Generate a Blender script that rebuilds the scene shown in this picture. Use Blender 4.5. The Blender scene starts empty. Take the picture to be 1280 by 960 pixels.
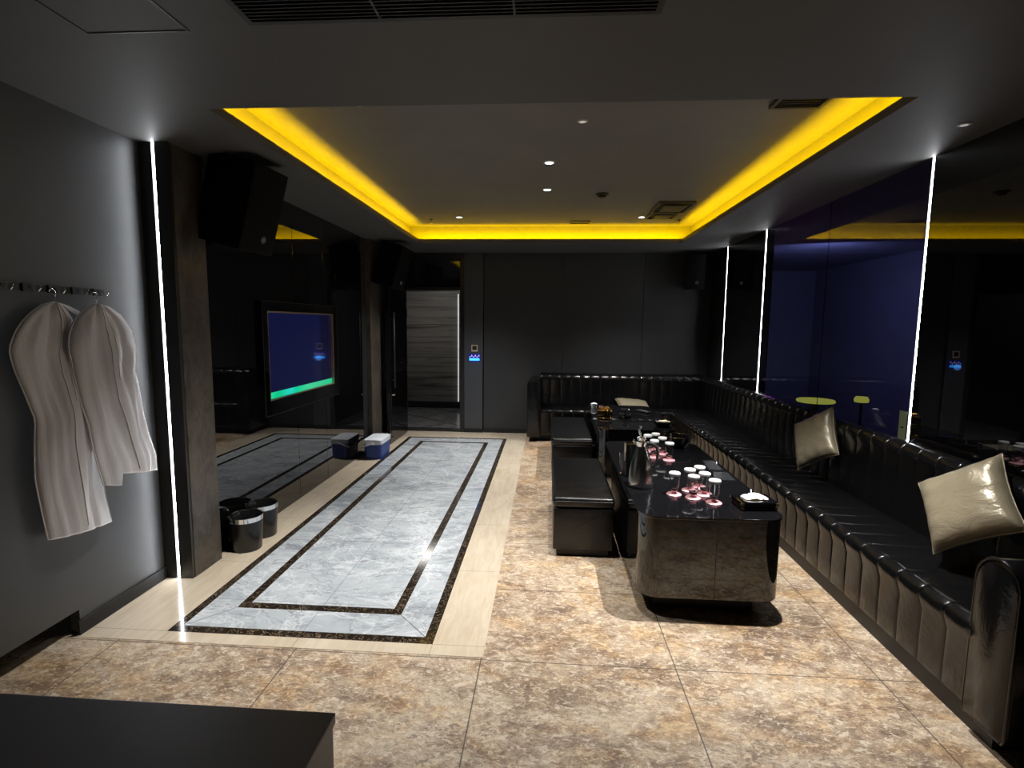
import bpy, bmesh, math, random
from mathutils import Vector, Matrix, Euler
S = bpy.context.scene
COL = S.collection
rad = math.radians
random.seed(7)

# ------------------------------------------------------------------ camera
cd = bpy.data.cameras.new('camera'); cam = bpy.data.objects.new('camera', cd); COL.objects.link(cam)
cd.sensor_width = 36; cd.lens = 664.2/1280*36; cd.clip_start = .02
p, y, r = rad(6.367), rad(3.78), rad(.575)
right = Vector((math.cos(y), math.sin(y), 0)); fwd = Vector((-math.sin(y)*math.cos(p), math.cos(y)*math.cos(p), -math.sin(p)))
up = right.cross(fwd)
r2 = right*math.cos(r)+up*math.sin(r); u2 = -right*math.sin(r)+up*math.cos(r)
m = Matrix((r2, u2, -fwd)).transposed().to_4x4(); m.translation = (0, 0, 1.6)
cam.matrix_world = m; S.camera = cam

# ------------------------------------------------------------------ world and exposure
S.view_settings.view_transform = 'Standard'; S.view_settings.look = 'None'
S.view_settings.gamma = 1; S.view_settings.use_curve_mapping = False
S.view_settings.exposure = 0.0
w = bpy.data.worlds.new('world'); S.world = w; w.use_nodes = True
w.node_tree.nodes['Background'].inputs[0].default_value = (.5, .55, .6, 1)
w.node_tree.nodes['Background'].inputs[1].default_value = .01
S.cycles.max_bounces = 10; S.cycles.glossy_bounces = 5; S.cycles.transmission_bounces = 8; S.cycles.transparent_max_bounces = 10
S.cycles.caustics_refractive = False; S.cycles.caustics_reflective = False
S.cycles.sample_clamp_indirect = 4.0

POWER = 1.0
def light(kind, name, loc, energy, color=(1, 1, 1), rot=(0, 0, 0), parent=None, **k):
    l = bpy.data.lights.new(name, kind); l.energy = energy*POWER; l.color = color
    for a, v in k.items(): setattr(l, a, v)
    o = bpy.data.objects.new(name, l); COL.objects.link(o); o.location = loc; o.rotation_euler = rot
    if parent: o.parent = parent
    return o
# amber strips lying on the ledge of the ceiling recess, shining up and outwards
AMB = (1, .6, .0)
HX0, HX1, HY0, HY1 = -1.65, 1.62, 2.59, 6.78          # hole in the lower ceiling
RX0, RX1, RY0, RY1, RZ = -1.79, 1.76, 2.45, 6.92, 2.84  # recess
COVE = 9.5
light('AREA', 'cove_strip_light', (RX0+.105, (RY0+RY1)/2, 2.672), COVE*4.3, AMB, (0, rad(180-48), 0), shape='RECTANGLE', size=.03, size_y=RY1-RY0-.2)
light('AREA', 'cove_strip_light', (RX1-.105, (RY0+RY1)/2, 2.672), COVE*4.3, AMB, (0, rad(180+48), 0), shape='RECTANGLE', size=.03, size_y=RY1-RY0-.2)
light('AREA', 'cove_strip_light', ((RX0+RX1)/2, RY1-.105, 2.672), COVE*3.4, AMB, (rad(180-55), 0, 0), shape='RECTANGLE', size=RX1-RX0-.2, size_y=.03)
light('AREA', 'cove_strip_light', ((RX0+RX1)/2, RY0+.10, 2.672), COVE*.6, AMB, (rad(180+62), 0, 0), shape='RECTANGLE', size=RX1-RX0-.2, size_y=.03)
# corridor outside the door and lamps added behind the windows to colour the panes
light('AREA', 'corridor_light', (-2.1, 8.9, 2.5), 9, (1, .97, .93), (0, 0, 0), shape='SQUARE', size=.4)
light('AREA', 'added_blue_light', (3.6, 7.2, 2.3), 18, (.47, .64, 1), (rad(75), 0, rad(-15)), shape='SQUARE', size=.6)
light('POINT', 'added_purple_light', (3.0, 7.6, 1.15), 6, (.8, .1, .7), shadow_soft_size=.1)

# ------------------------------------------------------------------ material helpers
MATS = {}
def mat(name, col=(.5, .5, .5), rough=.5, metal=0, ior=None, spec=None, coat=0, emit=None, es=0, trans=0, alpha=1):
    m = bpy.data.materials.new(name); m.use_nodes = True
    b = m.node_tree.nodes['Principled BSDF']
    b.inputs['Base Color'].default_value = (*col, 1); b.inputs['Roughness'].default_value = rough
    b.inputs['Metallic'].default_value = metal
    if ior: b.inputs['IOR'].default_value = ior
    if spec is not None: b.inputs['Specular IOR Level'].default_value = spec
    b.inputs['Coat Weight'].default_value = coat
    b.inputs['Transmission Weight'].default_value = trans
    if emit: b.inputs['Emission Color'].default_value = (*emit, 1); b.inputs['Emission Strength'].default_value = es
    MATS[name] = m
    return m
class N:
    def __init__(s, m): s.t = m.node_tree; s.b = s.t.nodes['Principled BSDF']
    def n(s, ty, **k):
        x = s.t.nodes.new(ty)
        for a, v in k.items(): setattr(x, a, v)
        return x
    def l(s, a, b): s.t.links.new(a, b)
    def coord(s): return s.n('ShaderNodeNewGeometry').outputs['Position']
    def mapping(s, v, sc=(1, 1, 1), rot=(0, 0, 0), loc=(0, 0, 0)):
        x = s.n('ShaderNodeMapping'); x.inputs['Scale'].default_value = sc; x.inputs['Rotation'].default_value = rot; x.inputs['Location'].default_value = loc
        s.l(v, x.inputs[0]); return x.outputs[0]
    def noise(s, v, sc, det=6, ro=.6, dist=0):
        x = s.n('ShaderNodeTexNoise'); x.inputs['Scale'].default_value = sc; x.inputs['Detail'].default_value = det
        x.inputs['Roughness'].default_value = ro; x.inputs['Distortion'].default_value = dist; s.l(v, x.inputs['Vector']); return x.outputs[0]
    def ramp(s, f, pts):
        x = s.n('ShaderNodeValToRGB'); e = x.color_ramp.elements
        while len(e) < len(pts): e.new(.5)
        for i, (q, c) in enumerate(pts): e[i].position = q; e[i].color = (*c, 1) if len(c) == 3 else c
        s.l(f, x.inputs[0]); return x.outputs[0]
    def math(s, op, a, b=None):
        x = s.n('ShaderNodeMath', operation=op)
        for i, q in enumerate((a, b)):
            if q is None: continue
            if isinstance(q, (int, float)): x.inputs[i].default_value = q
            else: s.l(q, x.inputs[i])
        return x.outputs[0]
    def mix(s, f, a, b, mode='MIX'):
        x = s.n('ShaderNodeMix', data_type='RGBA', blend_type=mode)
        for i, q in ((0, f), (6, a), (7, b)):
            if isinstance(q, (int, float)): x.inputs[i].default_value = q
            elif isinstance(q, tuple): x.inputs[i].default_value = (*q, 1)
            else: s.l(q, x.inputs[i])
        return x.outputs[2]
    def xyz(s, v):
        x = s.n('ShaderNodeSeparateXYZ'); s.l(v, x.inputs[0]); return x.outputs
    def line(s, c, x0, step, wd):      # 1 on joint lines at x0 + k*step
        f = s.math('FRACT', s.math('DIVIDE', s.math('SUBTRACT', c, x0-step/2+step*40*-1), step))
        d = s.math('ABSOLUTE', s.math('SUBTRACT', f, .5))
        return s.math('LESS_THAN', d, wd/step/2)
    def bump(s, h, st, dist=.01):
        x = s.n('ShaderNodeBump'); x.inputs['Strength'].default_value = st; x.inputs['Distance'].default_value = dist
        s.l(h, x.inputs['Height']); s.l(x.outputs[0], s.b.inputs['Normal'])

# dark paint on walls and ceilings
def paint(name, col, rough, var=.06):
    m = mat(name, col, rough); n = N(m); c = n.coord()
    f = n.noise(c, 2.5, 4); k = n.ramp(f, [(.3, tuple(q*(1-var) for q in col)), (.7, tuple(q*(1+var) for q in col))])
    n.l(k, n.b.inputs['Base Color']); n.bump(n.noise(c, 140, 2), .05, .002); return m
WALLP = paint('grey_wall_paint', (.075, .078, .084), .42)
BACKP = paint('dark_grey_wall_panel', (.031, .0325, .036), .5)
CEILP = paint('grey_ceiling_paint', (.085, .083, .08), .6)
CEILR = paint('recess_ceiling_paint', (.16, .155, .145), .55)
PIER = paint('pier_grey', (.055, .059, .069), .45)
BLACKP = paint('black_paint', (.008, .008, .009), .6)
DARKP = paint('near_black_panel', (.016, .016, .018), .3)
GLASSB = mat('black_mirror_glass', (.003, .003, .004), .015, ior=1.85)
def stone(name, a, b, rough, sc=3):
    m = mat(name, a, rough); n = N(m); c = n.mapping(n.coord(), (1, 1, .6))
    f = n.noise(c, sc, 10, .7, 1.2); g = n.noise(c, sc*8, 6, .7, .5)
    k = n.ramp(n.math('ADD', n.math('MULTIPLY', f, .7), n.math('MULTIPLY', g, .3)), [(.3, a), (.52, tuple((p+q)/2 for p, q in zip(a, b))), (.75, b)])
    n.l(k, n.b.inputs['Base Color']); n.bump(g, .25, .004); return m
STONE = stone('dark_brown_stone', (.008, .007, .006), (.15, .125, .1), .35, 6)

def brown():
    m = mat('brown_stone_floor', (.4, .3, .2), .55); n = N(m); c = n.coord()
    cm = n.mapping(c, (1, 1.5, 1), (0, 0, rad(18)))
    big = n.noise(cm, 1.3, 5, .65, .4)
    mid = n.noise(cm, 6, 15, .82, .5)
    fine = n.noise(n.mapping(c, (1, 2.0, 1), (0, 0, rad(12))), 48, 15, .95, .5)
    v = n.math('ADD', n.math('ADD', n.math('MULTIPLY', mid, .42), n.math('MULTIPLY', fine, .36)), n.math('MULTIPLY', big, .22))
    k = n.ramp(v, [(.41, (.06, .038, .026)), (.452, (.2, .135, .09)), (.488, (.38, .28, .19)), (.52, (.54, .43, .31)), (.58, (.66, .56, .43))])
    vn = n.math('ABSOLUTE', n.math('SUBTRACT', n.noise(cm, 5.5, 9, .75, .9), .5))
    k = n.mix(n.ramp(vn, [(0, (.75, .75, .75)), (.006, (.35, .35, .35)), (.016, (0, 0, 0))]), k, (.10, .06, .04))
    vn2 = n.math('ABSOLUTE', n.math('SUBTRACT', n.noise(n.mapping(cm, loc=(4, 7, 1)), 13, 9, .8, .7), .5))
    k = n.mix(n.ramp(vn2, [(0, (.6, .6, .6)), (.007, (.3, .3, .3)), (.02, (0, 0, 0))]), k, (.16, .1, .065))
    fl = n.noise(n.mapping(c, (1, 1.7, 1), (0, 0, rad(25)), (3, 3, 3)), 30, 5, .7, .8)
    gate = n.ramp(n.noise(cm, 2.4, 8, .7, .5), [(.40, (.15,)*3), (.56, (1,)*3)])
    k = n.mix(n.math('MULTIPLY', n.ramp(fl, [(.545, (0,)*3), (.575, (.72,)*3)]), gate), k, (.15, .1, .07))
    fl2 = n.noise(n.mapping(c, (1, 1.7, 1), (0, 0, rad(25)), (8, 1, 3)), 26, 5, .7, .8)
    k = n.mix(n.math('MULTIPLY', n.ramp(fl2, [(.55, (0,)*3), (.58, (.7,)*3)]), .8), k, (.78, .68, .54))
    tint = n.ramp(n.noise(cm, 3.1, 6, .65, 1.2), [(.46, (1, 1, 1)), (.66, (.97, .82, .6))])
    k = n.mix(1, k, tint, 'MULTIPLY')
    x, yy, z = n.xyz(c)
    # joints between the slabs
    j = n.math('MAXIMUM', n.line(x, -.293, .92, .006), n.line(yy, 2.375, .69, .006))
    k = n.mix(n.math('MULTIPLY', j, .85), k, (.05, .035, .025))
    n.l(k, n.b.inputs['Base Color']); n.bump(v, .3, .005)
    n.l(n.ramp(mid, [(.3, (.62,)*3), (.7, (.42,)*3)]), n.b.inputs['Roughness'])
    return m
BROWN = brown()
def cream():
    m = mat('cream_marble', (.6, .5, .38), .13); n = N(m); c = n.coord()
    f = n.noise(n.mapping(c, (1, .55, 1), (0, 0, rad(-25))), 2.2, 8, .55, 1.2)
    g = n.noise(n.mapping(c, (6, 1, 1), (0, 0, rad(-25))), 5, 4, .5, .8)
    k = n.ramp(f, [(.3, (.52, .425, .31)), (.55, (.63, .54, .415)), (.75, (.67, .585, .46))])
    k = n.mix(.25, k, n.ramp(g, [(.4, (.44, .36, .27)), (.6, (.63, .56, .45))]))
    x, yy, z = n.xyz(c)
    j = n.math('MAXIMUM', n.line(yy, 2.475, .81, .004), n.math('MULTIPLY', n.line(x, -1.93, .69, .004), n.math('LESS_THAN', yy, 2.475)))
    k = n.mix(n.math('MULTIPLY', j, .6), k, (.2, .16, .12))
    n.l(k, n.b.inputs['Base Color']); return m
CREAM = cream()
def marble():
    m = mat('white_grey_marble', (.6, .63, .66), .2); n = N(m); c = n.coord()
    a = n.mapping(c, (1, 1.6, 1), (0, 0, rad(35)))
    base = n.ramp(n.noise(a, 2.2, 10, .62, 1.0), [(.32, (.25, .275, .305)), (.48, (.40, .435, .465)), (.68, (.51, .54, .57))])
    def vein(sc, seedoff, wd):
        q = n.noise(n.mapping(a, loc=(seedoff, 1, 2)), sc, 7, .6, .9)
        return n.math('ABSOLUTE', n.math('SUBTRACT', q, .5)), wd
    v1, _ = vein(1.7, 3, 0); wv = n.ramp(v1, [(.0, (.75, .75, .75)), (.01, (.2, .2, .2)), (.03, (0, 0, 0))])
    k = n.mix(wv, base, (.70, .72, .74))
    v2, _ = vein(2.6, 9, 0); dv = n.ramp(v2, [(.0, (.75, .75, .75)), (.006, (.2, .2, .2)), (.014, (0, 0, 0))])
    k = n.mix(dv, k, (.16, .18, .2))
    v3, _ = vein(5, 19, 0); k = n.mix(n.ramp(v3, [(.0, (.6, .6, .6)), (.016, (0, 0, 0))]), k, (.68, .71, .74))
    x, yy, z = n.xyz(c)
    j = n.math('MAXIMUM', n.line(yy, 2.81, .86, .004), n.line(x, -1.245, 4.0, .004))
    k = n.mix(n.math('MULTIPLY', j, .6), k, (.12, .13, .15))
    n.l(k, n.b.inputs['Base Color']); return m
MARBLE = marble()
def marble_band():
    m = MARBLE.copy(); m.name = 'white_grey_marble_band'; return m
def emperador():
    m = mat('dark_emperador_marble', (.03, .02, .015), .1); n = N(m); c = n.coord()
    v = n.math('ABSOLUTE', n.math('SUBTRACT', n.noise(c, 16, 6, .6, 1.5), .5))
    k = n.ramp(v, [(0, (.34, .26, .17)), (.008, (.06, .042, .03)), (.03, (.02, .015, .011))])
    n.l(k, n.b.inputs['Base Color']); return m
EMP = emperador()

def leather(name, rough=.22):
    m = mat(name, (.005, .005, .0055), rough, ior=1.5); n = N(m); c = n.coord()
    n.bump(n.math('ADD', n.noise(c, 7, 5, .6, .6), n.math('MULTIPLY', n.noise(c, 300, 2), .05)), .28, .02)
    return m
LEATHER = leather('black_patent_leather', .2)
LEATHER2 = leather('black_ottoman_leather', .3)
GLOSSBLK = mat('black_lacquer', (.004, .004, .0045), .04, ior=1.75)
TABTOP = mat('black_table_glass', (.006, .006, .007), .02, ior=1.75)
CHROME = mat('chrome', (.8, .8, .8), .12, 1)
STEEL = mat('brushed_steel', (.5, .485, .46), .24, 1); STEEL.node_tree.nodes['Principled BSDF'].inputs['Anisotropic'].default_value = .6
GOLD = mat('gold_metal', (.85, .55, .2), .2, 1)
GOLDD = mat('dark_gold_metal', (.35, .24, .1), .28, 1)
MBLACK = mat('matte_black', (.012, .012, .013), .5)
SPKBLK = mat('speaker_black', (.003, .003, .003), .6, spec=.15)
GRILLE = mat('speaker_grille', (.004, .004, .004), .8, spec=.1)
WHITEP = mat('white_paper', (.9, .92, .93), .6)
PINK = mat('pink_glass_foot', (.86, .46, .5), .25)
CLEAR = mat('clear_glass', (1, 1, 1), .0, ior=1.45, trans=1)
BLUEP = mat('blue_plastic', (.01, .05, .28), .35)
LIDP = mat('white_cooler_plastic', (.75, .8, .86), .35)
SLAT = mat('vent_slat', (.02, .02, .02), .5)
DIFF = mat('grey_diffuser', (.05, .047, .04), .5)
LED = mat('white_led', (1, 1, 1), .5, emit=(.93, .96, 1), es=36)
LEDC = mat('corridor_led', (1, 1, 1), .5, emit=(1, .98, .95), es=.5)
LENS = mat('downlight_lens', (1, 1, 1), .5, emit=(1, .99, .97), es=6)
CHALK = mat('white_plaster', (.5, .5, .48), .6)

# ------------------------------------------------------------------ mesh helpers
def new(name, bm, m=None, parent=None, smooth=False, angle=None):
    me = bpy.data.meshes.new(name); bmesh.ops.recalc_face_normals(bm, faces=bm.faces); bm.to_mesh(me); bm.free()
    if m:
        for q in (m if isinstance(m, (list, tuple)) else [m]): me.materials.append(q)
    o = bpy.data.objects.new(name, me); COL.objects.link(o)
    if parent: o.parent = parent
    if smooth:
        me.polygons.foreach_set('use_smooth', [True]*len(me.polygons))
        if angle: me.set_sharp_from_angle(angle=rad(angle))
    return o
def box(bm, x0, x1, y0, y1, z0, z1, bev=0, seg=2, mi=0):
    r = bmesh.ops.create_cube(bm, size=1)
    vs = r['verts']
    for v in vs: v.co = Vector((x0+(v.co.x+.5)*(x1-x0), y0+(v.co.y+.5)*(y1-y0), z0+(v.co.z+.5)*(z1-z0)))
    fs = list({f for v in vs for f in v.link_faces})
    for f in fs: f.material_index = mi
    if bev:
        es = list({e for v in vs for e in v.link_edges})
        bmesh.ops.bevel(bm, geom=es, offset=bev, segments=seg, profile=.5, affect='EDGES', clamp_overlap=True)
    return vs
def B(*a, **k): bm = bmesh.new(); box(bm, *a, **k); return bm
def lathe(bm, prof, c=(0, 0, 0), seg=32, close=False):
    rings = []
    for rr, z in prof:
        if rr < 1e-5: rings.append([bm.verts.new((c[0], c[1], c[2]+z))])
        else: rings.append([bm.verts.new((c[0]+rr*math.cos(2*math.pi*i/seg), c[1]+rr*math.sin(2*math.pi*i/seg), c[2]+z)) for i in range(seg)])
    pr = list(zip(rings, rings[1:]))
    if close: pr.append((rings[-1], rings[0]))
    for a, b in pr:
        if len(a) == 1 and len(b) == 1: continue
        for i in range(seg):
            j = (i+1) % seg
            if len(a) == 1: bm.faces.new((a[0], b[j], b[i]))
            elif len(b) == 1: bm.faces.new((a[i], a[j], b[0]))
            else: bm.faces.new((a[i], a[j], b[j], b[i]))
def L(*a, **k): bm = bmesh.new(); lathe(bm, *a, **k); return bm
def tube(bm, pts, rr, seg=8, closed=False):
    pts = [Vector(q) for q in pts]; n = len(pts); rings = []
    prev = None
    for i, q in enumerate(pts):
        a = pts[(i-1) % n] if (closed or i > 0) else q
        b = pts[(i+1) % n] if (closed or i < n-1) else q
        t = (b-a).normalized()
        if prev is None:
            u = t.orthogonal().normalized()
        else:
            u = (prev - t*prev.dot(t)).normalized()
        prev = u; v = t.cross(u)
        rings.append([bm.verts.new(q+(u*math.cos(2*math.pi*k/seg)+v*math.sin(2*math.pi*k/seg))*(rr if not callable(rr) else rr(i/(n-1)))) for k in range(seg)])
    R = list(zip(rings, rings[1:]))
    if closed: R.append((rings[-1], rings[0]))
    for a, b in R:
        for k in range(seg): bm.faces.new((a[k], a[(k+1) % seg], b[(k+1) % seg], b[k]))
    if not closed:
        bm.faces.new(rings[0]); bm.faces.new(rings[-1][::-1])
def T(*a, **k): bm = bmesh.new(); tube(bm, *a, **k); return bm
def rrect(x0, x1, y0, y1, rr, seg=8):
    o = []
    for cx, cy, a0 in ((x1-rr, y1-rr, 0), (x0+rr, y1-rr, 90), (x0+rr, y0+rr, 180), (x1-rr, y0+rr, 270)):
        for i in range(seg+1): a = rad(a0+90*i/seg); o.append((cx+rr*math.cos(a), cy+rr*math.sin(a)))
    return o
def prism(bm, pts, z0, z1, bev=0):
    a = [bm.verts.new((q[0], q[1], z0)) for q in pts]; b = [bm.verts.new((q[0], q[1], z1)) for q in pts]
    n = len(pts); top = bm.faces.new(b); bot = bm.faces.new(a[::-1])
    for i in range(n): bm.faces.new((a[i], a[(i+1) % n], b[(i+1) % n], b[i]))
    if bev: bmesh.ops.bevel(bm, geom=list(top.edges)+list(bot.edges), offset=bev, segments=2, affect='EDGES', profile=.5)
def P(*a, **k): bm = bmesh.new(); prism(bm, *a, **k); return bm
def struct(name, bm, m, label=None, **k):
    o = new(name, bm, m, **k); o['kind'] = 'structure'
    return o
def thing(name, label, cat, loc=(0, 0, 0), rot=(0, 0, 0), group=None):
    o = bpy.data.objects.new(name, None); COL.objects.link(o); o.location = loc; o.rotation_euler = rot
    o.empty_display_size = .05
    o['label'] = label; o['category'] = cat
    if group: o['group'] = group
    return o
def tag(o, label, cat, group=None):
    o['label'] = label; o['category'] = cat
    if group: o['group'] = group
    return o
def dup(root, loc, label, rz=0, group=None):
    r = root.copy(); COL.objects.link(r); r.location = loc; r.rotation_euler = (0, 0, rz); r['label'] = label
    if group: r['group'] = group
    for ch in list(root.children):
        c = ch.copy(); COL.objects.link(c); c.parent = r
        for g in list(ch.children):
            d = g.copy(); COL.objects.link(d); d.parent = c
    return r

XL, XR, YB, H = -2.367, 2.28, 7.75, 2.62
# ------------------------------------------------------------------ floor
bm = bmesh.new(); box(bm, -2.9, 2.6, -1.6, YB+.2, -.1, 0)
struct('floor', bm, BROWN)
bm = B(-2.60, -.285, 2.39, YB+.02, 0, .002); struct('trim_1', bm, CREAM)          # cream marble field
def ring(bm, o, i, z0, z1):
    box(bm, o[0], o[1], o[2], i[2], z0, z1); box(bm, o[0], o[1], i[3], o[3], z0, z1)
    box(bm, o[0], i[0], i[2], i[3], z0, z1); box(bm, i[1], o[1], i[2], i[3], z0, z1)
bm = bmesh.new(); ring(bm, (-1.945, -.55, 2.475, 7.33), (-1.895, -.60, 2.53, 7.275), .002, .003); struct('trim_2', bm, EMP)
bm = bmesh.new(); ring(bm, (-1.895, -.60, 2.53, 7.275), (-1.72, -.78, 2.725, 7.06), .002, .003); struct('trim_3', bm, MARBLE)
bm = bmesh.new(); ring(bm, (-1.72, -.78, 2.725, 7.06), (-1.665, -.835, 2.785, 7.0), .002, .003); struct('trim_4', bm, EMP)
bm = B(-1.665, -.835, 2.785, 7.0, .002, .003); struct('trim_5', bm, MARBLE)
# mitre joints in the corners of the marble band
bm = bmesh.new()
for a, b in (((-1.895, 2.53), (-1.72, 2.725)), ((-.60, 2.53), (-.78, 2.725)), ((-1.895, 7.275), (-1.72, 7.06)), ((-.60, 7.275), (-.78, 7.06))):
    a = Vector((*a, .0032)); b = Vector((*b, .0032)); t = (b-a).normalized(); s = Vector((-t.y, t.x, 0))*.002
    bm.faces.new([bm.verts.new(q) for q in (a-s, a+s, b+s, b-s)])
struct('trim_6', bm, MBLACK)

# ------------------------------------------------------------------ ceiling
bm = bmesh.new(); ring(bm, (-2.9, 2.6, -1.6, YB+.2), (HX0, HX1, HY0, HY1), H, H+.045)
struct('ceiling', bm, CEILP)
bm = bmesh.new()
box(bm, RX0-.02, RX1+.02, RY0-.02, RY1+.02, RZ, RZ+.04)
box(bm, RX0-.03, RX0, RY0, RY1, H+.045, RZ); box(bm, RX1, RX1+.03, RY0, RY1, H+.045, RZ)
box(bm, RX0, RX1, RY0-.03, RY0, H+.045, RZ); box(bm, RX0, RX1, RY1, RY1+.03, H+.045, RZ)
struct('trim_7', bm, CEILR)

# ------------------------------------------------------------------ walls
bm = bmesh.new(); box(bm, XL-.05, XL, -1.6, 2.42, .13, H); box(bm, XL-.05, XL, 2.42, 3.03, 0, H); box(bm, -2.68, -2.6, -1.6, 2.42, 0, .15); box(bm, -2.62, XL-.05, -1.6, 2.42, .13, .15)
struct('wall_left', bm, WALLP)
bm = bmesh.new(); box(bm, XL, XL+.014, 2.40, 3.03, 0, .075, .002); struct('baseboard_left', bm, BLACKP)
struct('wall_near', B(-2.9, 2.6, -1.68, -1.6, 0, H), BACKP)
# stone pilaster on the left with the light slot in its front
bm = bmesh.new()
box(bm, XL-.05, -2.288, 3.03, 3.05, 0, H); box(bm, -2.271, -2.187, 3.03, 3.05, 0, H); box(bm, -2.288, -2.272, 3.044, 3.05, 0, H)
struct('trim_8', bm, paint('bronze_grey_return', (.03, .029, .027), .3))
struct('trim_9', B(-2.46, -2.183, 3.05, 3.322, 0, H, bev=.002), STONE)
# black mirror glass wall: panels with fine joints
bm = bmesh.new()
for a, b in ((3.322, 4.59), (4.594, 5.208), (5.212, 6.30)): box(bm, -2.36, -2.235, a, b, 0, H, .0015, 1)
struct('wall_left_glass', bm, GLASSB)
struct('trim_10', B(-2.4, -2.24, 6.30, 6.46, 0, H), BLACKP)
struct('trim_11', B(-2.4, -2.18, 6.46, 6.98, 0, H, bev=.002), STONE)
struct('wall_left_far', B(-2.44, -2.36, 6.98, YB, 0, H), WALLP)
# back wall with doorway
bm = bmesh.new()
DX0, DX1 = -2.14, -1.28
box(bm, -.93, .208, YB, YB+.1, 0, H, .002, 1); box(bm, .212, 1.348, YB, YB+.1, 0, H, .002, 1); box(bm, 1.352, 2.4, YB, YB+.1, 0, H, .002, 1)
struct('wall_back', bm, BACKP)
struct('wall_back_left', B(-2.44, -2.2, YB, YB+.1, 0, H), paint('light_grey_strip', (.2, .205, .215), .5))
struct('wall_back_pier', B(-1.215, -.945, YB-.02, YB+.1, 0, H, bev=.002), PIER)
bm = bmesh.new(); box(bm, -1.215, -.94, YB-.03, YB, 0, .06); box(bm, -.93, 2.28, YB-.012, YB, 0, .06); struct('baseboard_back', bm, BLACKP)
# right wall: black glass, two tinted window panes, black glass
WY = 4.62
bm = bmesh.new()
SLOTS = (3.46, 5.90, 7.11)
def wall_seg(bm, a, b): box(bm, XR, XR+.08, a, b, 0, H)
wall_seg(bm, -1.6, SLOTS[0]-.011)
wall_seg(bm, SLOTS[1]+.011, SLOTS[2]-.011)
struct('wall_right', bm, GLASSB)
struct('wall_right_far', B(XR, XR+.08, SLOTS[2]+.011, YB, 0, H), DARKP)
bm = bmesh.new()
for sy in SLOTS: box(bm, XR+.02, XR+.08, sy-.011, sy+.011, 0, H)
struct('trim_12', bm, MBLACK)
bm = bmesh.new()
box(bm, XR+.001, XR+.08, SLOTS[0]+.011, SLOTS[0]+.015, .8, H); box(bm, XR+.001, XR+.08, SLOTS[1]-.015, SLOTS[1]-.011, .8, H)
struct('trim_13', bm, MBLACK)  # thin black cheeks added to stop the strips shining through the pane ends
def tinted(name, tint):
    m = bpy.data.materials.new(name); m.use_nodes = True; t = m.node_tree; t.nodes.clear()
    o = t.nodes.new('ShaderNodeOutputMaterial'); tr = t.nodes.new('ShaderNodeBsdfTransparent'); tr.inputs[0].default_value = (*tint, 1)
    g = t.nodes.new('ShaderNodeBsdfGlossy'); g.inputs['Roughness'].default_value = .01; g.inputs[0].default_value = (.8, .85, 1, 1)
    f = t.nodes.new('ShaderNodeFresnel'); f.inputs[0].default_value = 1.7
    mx = t.nodes.new('ShaderNodeMixShader'); gb = t.nodes.new('ShaderNodeNewGeometry'); mt = t.nodes.new('ShaderNodeMath'); mt.operation = 'SUBTRACT'; mt.inputs[0].default_value = 1; t.links.new(gb.outputs['Backfacing'], mt.inputs[1])
    mm = t.nodes.new('ShaderNodeMath'); mm.operation = 'MULTIPLY'; t.links.new(f.outputs[0], mm.inputs[0]); t.links.new(mt.outputs[0], mm.inputs[1]); t.links.new(mm.outputs[0], mx.inputs[0]); t.links.new(tr.outputs[0], mx.inputs[1]); t.links.new(g.outputs[0], mx.inputs[2]); t.links.new(mx.outputs[0], o.inputs[0])
    return m
TINT = tinted('tinted_window_glass', (.62, .6, .78))
for i, (a, b) in enumerate(((SLOTS[0]+.016, WY-.002), (WY+.002, SLOTS[1]-.016))):
    struct('window_%d' % (i+1), B(XR, XR+.012, a, b, .8, H), TINT)
struct('wall_right_sill', B(XR, XR+.08, SLOTS[0]+.011, SLOTS[1]-.011, 0, .8), BLACKP)
# room made up behind the windows to give the panes a dim blue
ADDROOM = paint('added_room_paint', (.16, .16, .2), .8)
bm = bmesh.new(); box(bm, 5.2, 5.3, 1.5, 11, -.1, 2.7); box(bm, XR+.08, 5.2, 10.9, 11, -.1, 2.7); box(bm, XR+.08, 5.2, 1.5, 1.6, -.1, 2.7)
box(bm, XR+.08, 5.2, 1.6, 10.9, -.1, 0); box(bm, XR+.08, 5.2, 1.6, 10.9, 2.7, 2.8)
struct('wall_added_room', bm, ADDROOM)
struct('baseboard_right', B(XR-.012, XR, -1.6, 1.7, 0, .07), BLACKP)

# ------------------------------------------------------------------ corridor behind the door
def striped():
    m = mat('striped_marble', (.2, .19, .17), .3); n = N(m); c = n.coord()
    f = n.noise(n.mapping(c, (.35, 1, 7)), 1.6, 8, .65, .5)
    k = n.ramp(f, [(.33, (.05, .047, .042)), (.48, (.17, .16, .145)), (.6, (.22, .21, .19)), (.68, (.1, .095, .085)), (.8, (.28, .27, .25))])
    x, yy, z = n.xyz(c)
    k = n.mix(n.math('MULTIPLY', n.line(z, .35, .62, .012), .8), k, (.02, .02, .02))
    n.l(k, n.b.inputs['Base Color']); return m
bm = B(-2.9, -1.62, 10.0, 10.1, .1, 2.7); struct('wall_corridor', bm, striped())
struct('baseboard_corridor', B(-2.9, -1.62, 9.97, 10.0, 0, .12), BLACKP)
bm = bmesh.new(); box(bm, -3.0, -2.9, YB+.2, 10.1, 0, 2.7); box(bm, -1.1, -1.0, YB+.1, 10.1, 0, 2.7); box(bm, -1.62, -1.1, 10.0, 10.1, 0, 2.7); box(bm, -3.0, -1.0, YB+.2, 10.1, 2.7, 2.8)
struct('wall_corridor_sides', bm, DARKP)
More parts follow.
